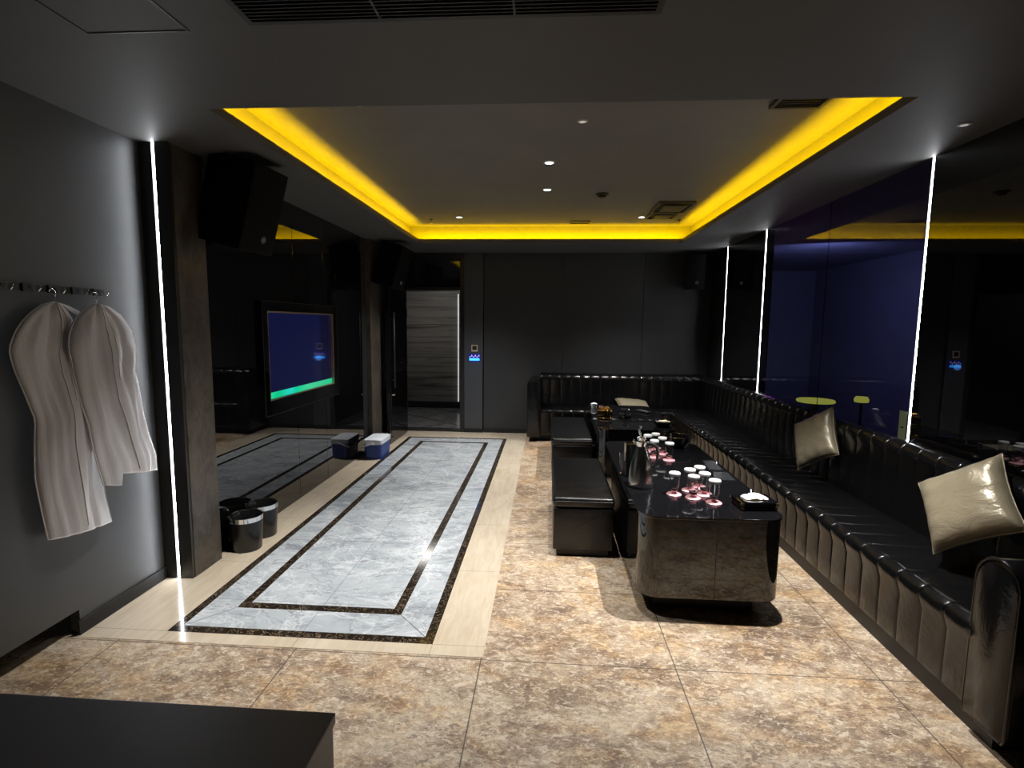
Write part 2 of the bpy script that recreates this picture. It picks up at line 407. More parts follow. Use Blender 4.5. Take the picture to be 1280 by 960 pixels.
def cfloor():
    m = mat('corridor_floor', (.2, .2, .2), .2); n = N(m); c = n.coord()
    q = n.xyz(n.mapping(c, rot=(0, 0, rad(40))))
    j = n.math('MAXIMUM', n.line(q[0], .1, .75, .03), n.line(q[1], .2, .75, .03))
    k = n.mix(j, n.ramp(n.noise(c, 4, 6), [(.4, (.13, .13, .135)), (.6, (.2, .2, .205))]), (.015, .015, .015))
    n.l(k, n.b.inputs['Base Color']); return m
struct('floor_corridor', B(-3, -1, YB+.2, 10.1, -.1, 0), cfloor())
led = tag(new('light_strip', B(-1.69, -1.672, 9.95, 9.969, .13, 2.16), LEDC), 'thin white light line on the corridor wall seen through the open door', 'light strip')

# door: frame, transom, open leaf
d = bpy.data.objects.new('door_1', None); COL.objects.link(d); d['kind'] = 'structure'
bm = bmesh.new()
box(bm, -2.2, DX0, YB-.02, YB+.12, 0, H, .002); box(bm, DX1, -1.215, YB-.02, YB+.12, 0, H, .002)
box(bm, DX0, DX1, YB-.02, YB+.12, 2.085, 2.13); box(bm, DX0, DX1, YB-.02, YB+.12, 2.55, H)
box(bm, DX0, DX1, YB-.01, YB+.12, 0, .035)
new('door_frame', bm, DARKP, d)
new('transom_panel', B(DX0, DX1, YB+.03, YB+.05, 2.13, 2.55), mat('transom_dark_glass', (.01, .01, .012), .06, ior=1.8), d)
bm = B(-2.10, -2.055, 6.79, 7.68, .01, 2.08, bev=.003); leaf = new('door_leaf', bm, mat('black_door_gloss', (.006, .006, .007), .12, ior=1.6), d)
bm = bmesh.new()
for a, b in ((6.86, 7.62),):
    box(bm, -2.055, -2.049, a, b, .14, .95, .002); box(bm, -2.055, -2.049, a, b, 1.05, 1.98, .002)
new('door_moulding', bm, GLOSSBLK, leaf)
bm = bmesh.new(); tube(bm, [(-2.01, 6.88, .75), (-2.01, 6.88, 1.75)], .012)
for z in (.85, 1.65): tube(bm, [(-2.055, 6.88, z), (-2.01, 6.88, z)], .008)
tube(bm, [(-2.145, 6.88, .75), (-2.145, 6.88, 1.75)], .012)
for z in (.85, 1.65): tube(bm, [(-2.10, 6.88, z), (-2.145, 6.88, z)], .008)
new('pull_handle', bm, MBLACK, leaf, smooth=True)
bm = bmesh.new(); tube(bm, [(-2.055, 6.86, .66), (-2.02, 6.86, .66), (-2.018, 6.9, .655)], .009); lathe(bm, [(0, 0), (.02, 0), (.02, .01), (0, .01)], (-2.04, 6.86, .655), 12)
new('lock', bm, CHROME, leaf, smooth=True)
for z in (.45, 1.08, 1.75):
    new('hinge', B(-2.12, -2.05, 7.66, 7.70, z-.06, z+.06, bev=.004), MBLACK, leaf)

# ------------------------------------------------------------------ LED strips
tag(new('led_strip', B(-2.288, -2.271, 3.036, 3.044, 0.004, H-.002), LED), 'white vertical light strip beside the hanging garment bags', 'light strip', )
for sy, lab in zip(SLOTS, ('white vertical light strip nearest the camera, behind the large cushion', 'white vertical light strip at the far edge of the purple tinted window', 'farthest white vertical light strip, close to the small corner speaker')):
    tag(new('led_strip', B(XR+.005, XR+.02, sy-.0105, sy+.0105, .8, H-.002), LED), lab, 'light strip')

# ------------------------------------------------------------------ large furniture: sofa
def sweep(bm, prof, nch, t0, t1, put, depth=.007, cap=True, S=(0, .03, .07, .15, .5, .85, .93, .97)):
    """prof: list of (a, z, na, nz) cross-section with outward normal; channels tufted along t"""
    ts = []
    for k in range(nch):
        for s in S: ts.append((t0+(t1-t0)*(k+s)/nch, s))
    ts.append((t1, 0))
    rows = []
    for t, s in ts:
        f = 1-min(1, math.sin(math.pi*s)**.3) if s > 0 else 1
        rows.append([bm.verts.new(put(a-na*depth*f*dd, t, z-nz*depth*f*dd)) for a, z, na, nz, dd in prof])
    for A, C in zip(rows, rows[1:]):
        for i in range(len(prof)-1): bm.faces.new((A[i], A[i+1], C[i+1], C[i]))
    if cap:
        bm.faces.new(rows[0]); bm.faces.new(rows[-1][::-1])
def with_n(pts, dd):
    o = []
    for i, q in enumerate(pts):
        a = Vector(pts[max(0, i-1)]); b = Vector(pts[min(len(pts)-1, i+1)]); t = (b-a).normalized()
        o.append((q[0], q[1], t[1], -t[0], dd[i]))
    return o
def arcp(cx, cz, rr, a0, a1, n=6): return [(cx+rr*math.cos(rad(a0+(a1-a0)*i/n)), cz+rr*math.sin(rad(a0+(a1-a0)*i/n))) for i in range(n+1)]
# profile runs clockwise seen with +a to the back: a = distance from front of the sofa towards the wall
def seat_profile(dep):
    f = [(.6, .09), (.02, .09)]                                    # underside
    fasc = [(.015, .11), (.012, .2), (.012, .34)]
    nose = arcp(.045, .405, .052, 200, 80, 7)
    top = [(.09, .452), (.2, .450), (.35, .445), (dep, .44), (dep, .09)]
    pts = fasc+nose+top
    dd = [1]*3+[1.3]*len(nose)+[1, 1, 1, .3, 0]
    pts = [(dep, .09), (.02, .09)]+pts; dd = [0, .5]+dd
    # orientation for outward normals
    return [(a, z, -na, -nz, q) for a, z, na, nz, q in with_n(pts, dd)]
def back_profile(a0, a1, top=.9):
    body = [(a0-.005, .40), (a0-.005, .6), (a0+.01, top-.09)]
    roll = arcp((a0+a1)/2, top-.055, (a1-a0)/2-.002, 185, 0, 9)
    pts = [(a1, .30), (a0, .30)]+body+roll+[(a1, .30)]
    dd = [0, .3, 1, 1, 1]+[1.3]*len(roll)+[0]
    return [(a, z, -na, -nz, q) for a, z, na, nz, q in with_n(pts, dd)]
sofa = thing('corner_sofa', 'long black patent leather channel-tufted corner sofa along the right wall and the back wall', 'sofa')
SX = 1.695; SY = 7.2
bm = bmesh.new(); sweep(bm, seat_profile(.5), 37, 2.1, 7.70, lambda a, t, z: (SX+a, t, z))
new('seat', bm, LEATHER, sofa, smooth=True, angle=60)
bm = bmesh.new(); sweep(bm, back_profile(.44, XR-SX-.004, .905), 37, 2.1, 7.70, lambda a, t, z: (SX+a, t, z))
new('backrest', bm, LEATHER, sofa, smooth=True, angle=60)
bm = bmesh.new(); sweep(bm, seat_profile(.4), 12, SX+.03, -.09, lambda a, t, z: (t, SY+a, z))
new('seat', bm, LEATHER, sofa, smooth=True, angle=60)
bm = bmesh.new(); sweep(bm, back_profile(.33, .53, .885), 16, 2.15, -.09, lambda a, t, z: (t, SY+a, z))
new('backrest', bm, LEATHER, sofa, smooth=True, angle=60)
bm = bmesh.new(); box(bm, SX+.03, 2.2, 1.99, 7.6, 0, .09); box(bm, -.2, SX+.03, SY+.12, 7.7, 0, .09); new('plinth', bm, MBLACK, sofa)
def arm(name, w0, w1, top, f0, f1, put, z0=.07):
    """padded arm with rolled top: outline in (w, z), swept from f0 to f1, piped at its front edge"""
    rr = (w1-w0)/2; cw = (w0+w1)/2
    out = [(w0+.01, z0), (w0, z0+.02), (w0, top-rr)]+arcp(cw, top-rr, rr, 180, 0, 10)[1:-1]+[(w1, top-rr), (w1, z0+.02), (w1-.01, z0)]
    bm = bmesh.new(); rows = []
    n = 6
    for k, (f, s) in enumerate([(f0, .90), (f0+.008, .97), (f0+.02, 1)]+[(f0+.02+(f1-f0-.03)*i/n, 1-.0*(i % 2)) for i in range(1, n)]+[(f1, 1)]):
        rows.append([bm.verts.new(put(cw+(w-cw)*s, f, (z0+.02)+(z-z0-.02)*(1-(1-s)*.35))) for w, z in out])
    for A, C in zip(rows, rows[1:]):
        for i in range(len(out)): j = (i+1) % len(out); bm.faces.new((A[i], A[j], C[j], C[i]))
    bm.faces.new(rows[0]); bm.faces.new(rows[-1][::-1])
    a = new(name, bm, LEATHER, sofa, smooth=True, angle=50)
    new('piping', T([put(cw+(w-cw)*.985, f0+.006, z) for w, z in out], .006, 6), LEATHER, a, smooth=True)
    return a
arm('armrest', 1.915, 2.115, .745, 0, .565, lambda w, f, z: (SX+f, w, z))
arm('armrest', -.262, -.085, .868, 0, .53, lambda w, f, z: (w, SY-.03+f, z))

# ------------------------------------------------------------------ ottomans
def ottoman(label, x0, x1, y0, y1, top):
    t = thing('ottoman', label, 'ottoman', ((x0+x1)/2, (y0+y1)/2, 0), group='black ottomans along the coffee tables')
    w, l = (x1-x0)/2, (y1-y0)/2
    new('base', B(-w+.03, w-.03, -l+.03, l-.03, 0, .05), MBLACK, t)
    new('body', B(-w, w, -l, l, .05, top-.075, bev=.012, seg=3), LEATHER2, t, smooth=True, angle=40)
    bm = bmesh.new(); n = 14
    gx = [-w-.004+(2*w+.008)*i/n for i in range(n+1)]; gy = [-l-.004+(2*l+.008)*i/n for i in range(n+1)]
    # padded seat: rounded slab
    vs = box(bm, -w-.004, w+.004, -l-.004, l+.004, top-.075, top, bev=.026, seg=4)
    new('seat_pad', bm, LEATHER2, t, smooth=True, angle=50)
    bm = bmesh.new(); pts = rrect(-w-.005, w+.005, -l-.005, l+.005, .02, 4); tube(bm, [(a, b, top-.028) for a, b in pts], .004, 6, True)
    new('piping', bm, LEATHER2, t, smooth=True)
ottoman('near black leather ottoman beside the coffee table with the steel jug', .06, .475, 3.555, 4.68, .425)
ottoman('far black leather ottoman beside the table with the gold tin', .065, .49, 5.50, 6.83, .42)

# ------------------------------------------------------------------ coffee tables
def coffee_table(label, x0, x1, y0, y1, z0=.11, top=.574):
    t = thing('coffee_table', label, 'table', ((x0+x1)/2, (y0+y1)/2, 0), group='black glass coffee tables in front of the sofa')
    w, l = (x1-x0)/2, (y1-y0)/2
    new('plinth', B(-w+.12, w-.12, -l+.12, l-.12, 0, z0), MBLACK, t)
    pts = rrect(-w+.006, w-.006, -l+.006, l-.006, .11, 12)
    new('body', P(pts, z0, top-.014), GLOSSBLK, t, smooth=True, angle=30)
    new('table_top', P(rrect(-w, w, -l, l, .115, 12), top-.012, top, bev=.0025), TABTOP, t, smooth=True, angle=30)
    new('edge_strip', P(rrect(-w+.003, w-.003, -l+.003, l-.003, .112, 12), top-.014, top-.012), CHROME, t)
    new('panel_joint', B(.02, .023, -l+.0045, -l+.007, z0, top-.014), MBLACK, t)
coffee_table('near black glass coffee table holding the capped glasses and steel jug', .518, 1.307, 2.83, 4.725)
coffee_table('far black glass coffee table holding the gold tin', .518, 1.303, 5.27, 6.9)

# ------------------------------------------------------------------ near console
t = thing('console_cabinet', 'dark grey flat-topped cabinet at the bottom left corner, nearest the camera', 'cabinet', (-1.1, .6, 0))
CAB = mat('dark_grey_laminate', (.32, .34, .41), .42)
new('body', B(-.65, .645, -.4, .448, .06, .725, bev=.003), CAB, t)
new('cabinet_top', B(-.655, .65, -.405, .452, .725, .75, bev=.003), CAB, t)
new('kick_base', B(-.6, .6, -.36, .4, 0, .06), MBLACK, t)

# ------------------------------------------------------------------ television
t = thing('television', 'wall mounted television with a dark blue screen and green bar on the black glass wall', 'television', (-2.235, 4.72, 1.33))
bm = bmesh.new(); oy, iy = .74, .645; oz0, oz1, iz0, iz1 = -.475, .435, -.36, .36
def frame(bm, x0, x1, o, i):
    box(bm, x0, x1, o[0], o[1], o[2], i[2]); box(bm, x0, x1, o[0], o[1], i[3], o[3]); box(bm, x0, x1, o[0], i[0], i[2], i[3]); box(bm, x0, x1, i[1], o[1], i[2], i[3])
frame(bm, .001, .032, (-.72, .74, oz0, oz1), (-iy, iy, iz0, iz1)); new('bezel', bm, GLOSSBLK, t)
bm = bmesh.new(); frame(bm, .03, .034, (-.725, .745, oz0-.004, oz1+.004), (-.72, .74, oz0, oz1)); new('outer_edge', bm, mat('grey_trim_line', (.03, .03, .03), .4), t)
bm = bmesh.new(); frame(bm, .004, .030, (-iy, iy, iz0, iz1), (-iy+.012, iy-.012, iz0+.012, iz1-.012)); new('inner_edge', bm, mat('bronze_edge', (.55, .38, .24), .3, .6), t)
def scr():
    m = mat('blue_screen', (.002, .002, .004), .05, ior=1.7); n = N(m); c = n.xyz(n.n('ShaderNodeTexCoord').outputs['Object'])
    k = n.ramp(n.math('GREATER_THAN', c[1], .38), [(0, (.004, .0055, .034)), (1, (.002, .002, .018))])
    n.l(k, n.b.inputs['Emission Color']); n.b.inputs['Emission Strength'].default_value = 1
    return m
sc = new('screen', B(.002, .006, -iy+.012, iy-.012, iz0+.012, iz1-.012), scr(), t)
def bar():
    m = mat('green_bar', (0, 0, 0), .3); n = N(m); c = n.xyz(n.n('ShaderNodeTexCoord').outputs['Object'])
    f = n.math('DIVIDE', n.math('ADD', c[1], .63), 1.26)
    k = n.ramp(f, [(0, (.02, .75, .38)), (.12, (.0, .55, .22)), (.3, (.02, .65, .55)), (.38, (.0, .6, .3)), (.6, (.06, .62, .3)), (1, (.02, .52, .25))])
    n.l(k, n.b.inputs['Emission Color']); n.b.inputs['Emission Strength'].default_value = 1; return m
new('ticker_bar', B(.006, .0065, -iy+.012, iy-.012, iz0+.012, iz0+.062), bar(), sc)

# ------------------------------------------------------------------ wall controls on the pier
PYF = YB-.02
t = thing('wall_switch', 'small bronze framed light switch above the blue control panel', 'switch', (-1.065, PYF, 1.255))
bm = bmesh.new(); frame_pts = None
box(bm, -.045, .045, -.008, 0, .034, .045); box(bm, -.045, .045, -.008, 0, -.05, -.03); box(bm, -.045, -.034, -.008, 0, -.03, .034); box(bm, .034, .045, -.008, 0, -.03, .034)
new('switch_frame', bm, mat('bronze_switch', (.75, .62, .45), .4, .3), t)
new('rocker', B(-.034, .034, -.005, 0, -.03, .034, bev=.003), MBLACK, t)
t = thing('control_panel', 'blue glowing touch control panel on the grey pier beside the door', 'control panel', (-1.065, PYF, 1.115))
new('housing', B(-.085, .085, -.01, 0, -.055, .055, bev=.004), mat('panel_blue_black', (.002, .002, .02), .2, emit=(.01, .01, .25), es=1), t)
new('display_bar', B(-.075, .075, -.012, -.01, -.042, -.008), mat('cyan_display', (0, 0, 0), .3, emit=(.05, .35, 1), es=2.5), t)
for k in range(6):
    new('key', B(-.072+.026*k, -.058+.026*k, -.012, -.01, .004+.014*(k % 2), .02+.02*(k % 2)), mat('key_glow', (0, 0, 0), .3, emit=((.5, .5, 1), (.9, .4, .6))[k == 3], es=1.3), t)
light('POINT', 'control_panel_glow', (-1.065, PYF-.05, 1.08), .12, (.1, .35, 1), shadow_soft_size=.04)

# ------------------------------------------------------------------ loudspeakers
def speaker(label, loc, rot, w, dpt, h, bracket):
    t = thing('loudspeaker', label, 'speaker', loc, rot, group='black wall mounted loudspeakers')
    hw, hd, hh = w/2, dpt/2, h/2
    # cabinet narrows towards the back
    bm = bmesh.new()
    prism(bm, [(-hw, -hd+.03), (hw, -hd+.03), (hw*.86, hd), (-hw*.86, hd)], -hh, hh, bev=.004)
    new('cabinet', bm, SPKBLK, t, smooth=True, angle=35)
    bm = B(-hw+.004, hw-.004, -hd, -hd+.03, -hh+.004, hh-.004, bev=.008); g = new('grille', bm, GRILLE, t, smooth=True, angle=40)
    # round badge with three upright bars
    bm = bmesh.new(); pts = [(.020*math.cos(2*math.pi*i/20)+hw*.25, -hd-.001, -hh+.095+.020*math.sin(2*math.pi*i/20)) for i in range(20)]
    tube(bm, pts, .0025, 6, True)
    for dx, hz in ((-.008, .009), (0, .014), (.008, .009)): box(bm, hw*.25+dx-.0022, hw*.25+dx+.0022, -hd-.003, -hd, -hh+.095-hz, -hh+.095+hz)
    new('badge', bm, mat('badge_silver', (.35, .35, .34), .4, .5), g)
    if bracket:
        bm = bmesh.new(); a, b = bracket
        tube(bm, [a, b], .012); box(bm, -.04, .04, hd-.01, hd+.02, -.06, .06, .003)
        new('bracket', bm, MBLACK, t, smooth=True, angle=40)
    return t
speaker('large black loudspeaker at upper left, tilted down from the near stone pilaster', (-1.978, 3.394, 2.345), (rad(15.5), 0, rad(85.2)), .352, .337, .541, ((0, .16, .0), (0, .22, .02)))
speaker('black loudspeaker on the left above the open door leaf', (-1.956, 6.649, 2.314), (rad(15.3), rad(5.2), rad(81.2)), .337, .311, .525, ((0, .15, 0), (0, .21, .02)))
speaker('small black loudspeaker high in the far right corner above the sofa', (1.985, 7.52, 2.34), (rad(6), 0, rad(-14)), .27, .26, .47, ((0, .12, 0), (0, .22, 0)))
# ------------------------------------------------------------------ coat rail and garment bags
t = thing('coat_rail', 'black wall mounted coat rail with square backplates at upper left', 'coat rail', (XL, 2.1, 1.747))
new('rail', B(0, .012, -.6, .61, -.017, .017, bev=.002), mat('rail_black', (.02, .02, .022), .4), t)
for k in range(9):
    yy = .56-.125*k
    bm = bmesh.new(); box(bm, .012, .022, yy-.028, yy+.028, -.02, .018, .002)
    h = new('hook_plate', bm, mat('plate_black', (.015, .015, .016), .35), t)
    new('hook', T([(.02, yy, .006), (.045, yy, -.016), (.062, yy, -.022), (.074, yy, -.008), (.076, yy, .006)], .0035, 6), CHROME, h, smooth=True)
def resample(pts, n):
    pts = [Vector(q) for q in pts]; d = [0]
    for a, b in zip(pts, pts[1:]): d.append(d[-1]+(b-a).length)
    o = []
    for i in range(n+1):
        s = d[-1]*i/n; k = 0
        while k < len(d)-2 and d[k+1] < s: k += 1
        f = (s-d[k])/max(1e-9, d[k+1]-d[k]); o.append(pts[k].lerp(pts[k+1], min(1, f)))
    return o
def cloth(name):
    m = mat(name, (.84, .835, .86), .62); n = N(m); c = n.coord()
    n.bump(n.noise(n.mapping(c, (1, 2.2, .8)), 4, 3, .5, .8), .3, .03)
    t = m.node_tree; out = [q for q in t.nodes if q.type == 'OUTPUT_MATERIAL'][0]
    tl = t.nodes.new('ShaderNodeBsdfTranslucent'); tl.inputs[0].default_value = (.75, .72, .7, 1)
    mx = t.nodes.new('ShaderNodeMixShader'); mx.inputs[0].default_value = .22
    t.links.new(n.b.outputs[0], mx.inputs[1]); t.links.new(tl.outputs[0], mx.inputs[2]); t.links.new(mx.outputs[0], out.inputs[0]); return m
CLOTH = cloth('white_nonwoven_cloth'); EDGE = mat('white_binding', (.85, .83, .82), .5)
def garment_bag(label, X, Lp, Rp, seed, hook, thick, notch=None):
    t = thing('garment_bag', label, 'garment bag', (X, hook[1], Lp[0][1]), group='white garment bags hanging on the coat rail')
    oy, oz = hook[1], Lp[0][1]
    n, mcol = 40, 26
    A = resample([(a-oy, b-oz, 0) for a, b in Lp], n); Bb = resample([(a-oy, b-oz, 0) for a, b in Rp], n)
    rnd = random.Random(seed); ph = [rnd.uniform(0, 6.28) for _ in range(6)]
    def pt(i, j, side):
        q = A[i].lerp(Bb[i], j/mcol); u = j/mcol; v = i/n
        if notch: q.y += (-.02*u/.2 if u < .21 else notch*(1-(u-.2)/.8))*max(0, v-.8)*5
        e = math.sin(math.pi*u)**.5 if 0 < u < 1 else 0
        fold = (.009*math.sin(9*u+ph[0]+1.8*v)+.004*math.sin(17*u+ph[1]-3*v)+.010*math.sin(4*u+5*v+ph[2]))*min(1, v*3+.1)
        crease = .010*abs(math.sin(9*v+6*u+ph[3]))-.016*math.exp(-((u-.36-.06*v)/.035)**2)*(1-.5*v)+.014*math.exp(-((u-.22+.04*v)/.03)**2)*(v>.1)-.016*math.exp(-((u-.72+.05*v)/.03)**2)-.010*math.exp(-((v-.30-.15*u)/.02)**2)*u
        x = side*thick*e*(1 if side > 0 else .45)*min(1, .25+3*v)+(fold+crease)*e*(1 if side > 0 else .4)
        return (x, q.x, q.y)
    bm = bmesh.new()
    F = [[bm.verts.new(pt(i, j, 1)) for j in range(mcol+1)] for i in range(n+1)]
    K = [[F[i][j] if j in (0, mcol) else bm.verts.new(pt(i, j, -1)) for j in range(mcol+1)] for i in range(n+1)]
    def quad(a, b, c, d):
        if len({a, b, c, d}) == 4 and (a.co-d.co).length+(b.co-c.co).length > 1e-7:
            try: bm.faces.new((a, b, c, d))
            except ValueError: pass
    for i in range(n):
        for j in range(mcol):
            quad(F[i][j], F[i][j+1], F[i+1][j+1], F[i+1][j]); quad(K[i][j+1], K[i][j], K[i+1][j], K[i+1][j+1])
    bmesh.ops.remove_doubles(bm, verts=bm.verts, dist=.0004)
    b = new('bag', bm, CLOTH, t, smooth=True)
    edge = [pt(i, 0, 1) for i in range(n, -1, -1)]+[pt(i, mcol, 1) for i in range(1, n+1)]+[pt(n, j, 1) for j in range(mcol-1, 0, -1)]
    new('edge_binding', T(edge, .0032, 6, True), EDGE, b, smooth=True)
    zc = [Vector(pt(i, int(mcol*.52), 1))+Vector((.002, 0, 0)) for i in range(1, n)]
    new('zip', T([tuple(q) for q in zc], .0028, 6), EDGE, b, smooth=True)
    zc = [Vector(pt(i, int(mcol*.60), 1))+Vector((.001, 0, 0)) for i in range(1, n//2)]
    new('seam', T([tuple(q) for q in zc], .002, 6), EDGE, b, smooth=True)
    hz = hook[2]-oz; hy = 0
    pts = [(0, 0, -.02), (0, .004, .012), (0, .010, .026)]+[(0, -.004+.017*math.cos(rad(a)), hz-.014+.017*math.sin(rad(a))) for a in (-40, -10, 20, 50, 90, 130, 165)]
    new('hanger_hook', T(pts, .0024, 6), CHROME, t, smooth=True)
b1L = [(2.369, 1.686), (2.307, 1.669), (2.254, 1.635), (2.206, 1.592), (2.173, 1.547), (2.147, 1.496), (2.14, 1.455), (2.157, 1.374), (2.199, 1.245), (2.228, 1.149), (2.212, 1.023), (2.202, .877), (2.219, .721), (2.237, .579)]
b1R = [(2.372, 1.686), (2.43, 1.672), (2.51, 1.64), (2.56, 1.60), (2.583, 1.55), (2.58, 1.49), (2.555, 1.4), (2.54, 1.247), (2.545, 1.017), (2.56, .838), (2.572, .681), (2.599, .531)]
b2L = [(2.545, 1.686), (2.482, 1.657), (2.423, 1.609), (2.387, 1.545), (2.373, 1.481), (2.383, 1.412), (2.396, 1.315), (2.42, 1.183), (2.448, 1.091), (2.465, .965), (2.492, .835), (2.51, .76)]
b2R = [(2.548, 1.686), (2.628, 1.669), (2.708, 1.626), (2.768, 1.553), (2.787, 1.452), (2.771, 1.334), (2.795, 1.207), (2.809, 1.092), (2.835, .972), (2.885, .829), (2.884, .739)]
garment_bag('long white garment bag hanging furthest left on the coat rail', -2.315, b1L, b1R, 3, (-2.315, 2.37, 1.742), .028)
garment_bag('shorter white garment bag hanging nearer the light strip, partly over the other bag', -2.265, b2L, b2R, 8, (-2.265, 2.545, 1.738), .034, .045)

# ------------------------------------------------------------------ bins and cooler
def bin_(label, x, yy):
    t = thing('waste_bin', label, 'waste bin', (x, yy, 0), group='round black waste bins by the glass wall')
    R0, R1, h = .098, .112, .25
    new('bin_body', L([(0, .0), (R0-.004, 0), (R0, .006), (R1, h-.035), (R1-.004, h-.035), (R0-.006, .012), (0, .012)], seg=40), LEATHER2, t, smooth=True, angle=40)
    new('chrome_rim', L([(R1+.001, h-.035), (R1+.002, h-.002), (R1-.002, h), (R1-.008, h-.004), (R1-.008, h-.034)], seg=40, close=True), CHROME, t, smooth=True, angle=40)
    bm = bmesh.new(); rnd = random.Random(int(x*100+yy*10))
    seg = 40; prev = None
    for rr, z in ((R1-.009, h-.006), (R1-.02, h-.03), (R1-.03, h-.09), (R1-.045, .06), (.03, .04)):
        row = [bm.verts.new(((rr+rnd.uniform(-.006, .006))*math.cos(2*math.pi*i/seg), (rr+rnd.uniform(-.006, .006))*math.sin(2*math.pi*i/seg), z+rnd.uniform(-.003, .003))) for i in range(seg)]
        if prev:
            for i in range(seg): bm.faces.new((prev[i], prev[(i+1) % seg], row[(i+1) % seg], row[i]))
        prev = row
    bm.faces.new(prev)
    new('bin_liner', bm, mat('bin_bag', (.01, .01, .01), .2), t, smooth=True)
bin_('round black waste bin with chrome rim, nearer the stone pilaster', -2.11, 3.50)
bin_('round black waste bin with chrome rim, behind the other bin', -2.13, 3.745)
t = thing('cool_box', 'small blue cool box with white lid on the floor by the door leaf', 'cool box', (-2.035, 6.2, 0)); t.scale = (1, 1, .9)
bm = bmesh.new(); prism(bm, rrect(-.095, .095, -.18, .18, .03, 5), 0.003, .2)
for v in bm.verts:
    if v.co.z > .1: v.co.x *= 1.1; v.co.y *= 1.06
new('body', bm, BLUEP, t, smooth=True, angle=40)
lid = new('lid', P(rrect(-.11, .11, -.2, .2, .035, 5), .2, .262, bev=.01), LIDP, t, smooth=True, angle=40)
new('handle', T([(.0, -.206, .215), (-.03, -.214, .205), (-.12, -.218, .165), (-.125, -.1, .15), (-.125, .1, .15), (-.12, .19, .17)], .008, 8), mat('handle_grey', (.55, .58, .62), .4), t, smooth=True)
new('handle_pivot', B(-.018, .022, -.218, -.2, .2, .228, bev=.005), LIDP, t)

# ------------------------------------------------------------------ cushions
def satin():
    m = mat('champagne_satin', (.36, .31, .215), .3, .2); n = N(m); c = n.n('ShaderNodeTexCoord').outputs['Object']
    n.b.inputs['Coat Weight'].default_value = .25; n.b.inputs['Coat Roughness'].default_value = .15
    n.bump(n.noise(n.mapping(c, (1, 3, 2)), 7, 5, .6, 1.2), .35, .02); return m
SATIN = satin()
def cushion(label, loc, eu, s, th=.075, m=None, group='champagne satin cushions on the sofa'):
    t = thing('cushion', label, 'cushion', loc, eu, group=group)
    n = 26; bm = bmesh.new(); h = s/2
    rnd = random.Random(int(loc[1]*10))
    def pt(i, j, side):
        u = -1+2*i/n; v = -1+2*j/n
        pin = .085
        x = h*u*(1-pin*(1-v*v)**1*abs(u)**2) ; z = h*v*(1-pin*(1-u*u)*abs(v)**2)
        e = max(0, (1-u**4))*max(0, (1-v**4)); e = e**.55
        wr = .004*math.sin(14*v+3*u)*abs(u)**3*(1-abs(u))*6+.004*math.sin(13*u)*abs(v)**3*(1-abs(v))*6
        return (x, side*(th*e)+wr, z)
    F = [[bm.verts.new(pt(i, j, -1)) for j in range(n+1)] for i in range(n+1)]
    K = [[F[i][j] if i in (0, n) or j in (0, n) else bm.verts.new(pt(i, j, 1)) for j in range(n+1)] for i in range(n+1)]
    for i in range(n):
        for j in range(n):
            bm.faces.new((F[i][j], F[i+1][j], F[i+1][j+1], F[i][j+1])); bm.faces.new((K[i+1][j], K[i][j], K[i][j+1], K[i+1][j+1]))
    c = new('cover', bm, m or SATIN, t, smooth=True)
    e = [pt(i, 0, 1) for i in range(n)]+[pt(n, j, 1) for j in range(n)]+[pt(i, n, 1) for i in range(n, 0, -1)]+[pt(0, j, 1) for j in range(n, 0, -1)]
    new('seam', T(e, .003, 6, True), m or SATIN, c, smooth=True)
cushion('large champagne satin cushion leaning on the near arm of the sofa', (2.03, 2.62, .762), (rad(-34.7), rad(-35.3), rad(-58)), .405)
cushion('champagne satin cushion farther back, standing alone against the sofa backrest', (2.055, 4.14, .757), (rad(-21), rad(-31), rad(-67)), .395, .065)
cushion('pale cushion lying on the far sofa behind the gold tin table', (1.20, 7.33, .50), (rad(-76), rad(5), rad(5)), .46, .055)

# ------------------------------------------------------------------ things on the tables
TZ = .574
# capped glasses
g0 = thing('capped_glass', 'x', 'glass', (0, 0, 0))
bm = L([(0, 0), (.041, 0), (.046, .003), (.041, .008), (.016, .010), (.011, .016), (.017, .024), (.022, .03), (.0, .03)], seg=28); new('foot', bm, PINK, g0, smooth=True, angle=50)
bm = L([(0, .031), (.018, .031), (.026, .04), (.029, .06), (.030, .135), (.0285, .135), (.0275, .062), (.0245, .043), (.016, .035), (0, .035)], seg=28); new('glass_bowl', bm, CLEAR, g0, smooth=True, angle=60)
bm = L([(.0315, .122), (.034, .126), (.035, .136), (.032, .1405), (0, .142), (0, .1385), (.0305, .1365), (.0305, .122)], seg=28); new('paper_cap', bm, WHITEP, g0, smooth=True, angle=50)
A = [(0.789, 3.226, 'capped glass at the left end of the near cluster, apart from the rest'), (0.903, 3.315, 'capped glass in the back row of the near cluster, second from the left'),
     (0.982, 3.384, 'capped glass at the back of the near cluster, farthest from the jug'), (0.888, 3.167, 'capped glass with pink foot at the front centre of the near cluster'),
     (0.972, 3.236, 'capped glass in the middle of the near cluster, between the front and back rows'), (0.987, 3.088, 'capped glass at the front right of the near cluster, toward the tissue box')]
Bc = [(0.765, 4.242, 'capped glass in the far cluster, directly behind the steel jug'), (0.835, 4.355, 'capped glass in the far cluster, back row left of centre'),
      (0.912, 4.42, 'capped glass at the very back of the far cluster'), (0.849, 4.153, 'capped glass in the far cluster, front left beside the jug handle'),
      (0.933, 4.262, 'capped glass in the far cluster, right side of the back row'), (0.948, 4.074, 'capped glass at the front right of the far cluster')]
first = True
for (x, yy, lab) in A: 
    if first: g0.location = (x, yy, TZ); g0['label'] = lab; g0['group'] = 'capped glasses in the near cluster'; first = False
    else: dup(g0, (x, yy, TZ), lab, 0, 'capped glasses in the near cluster')
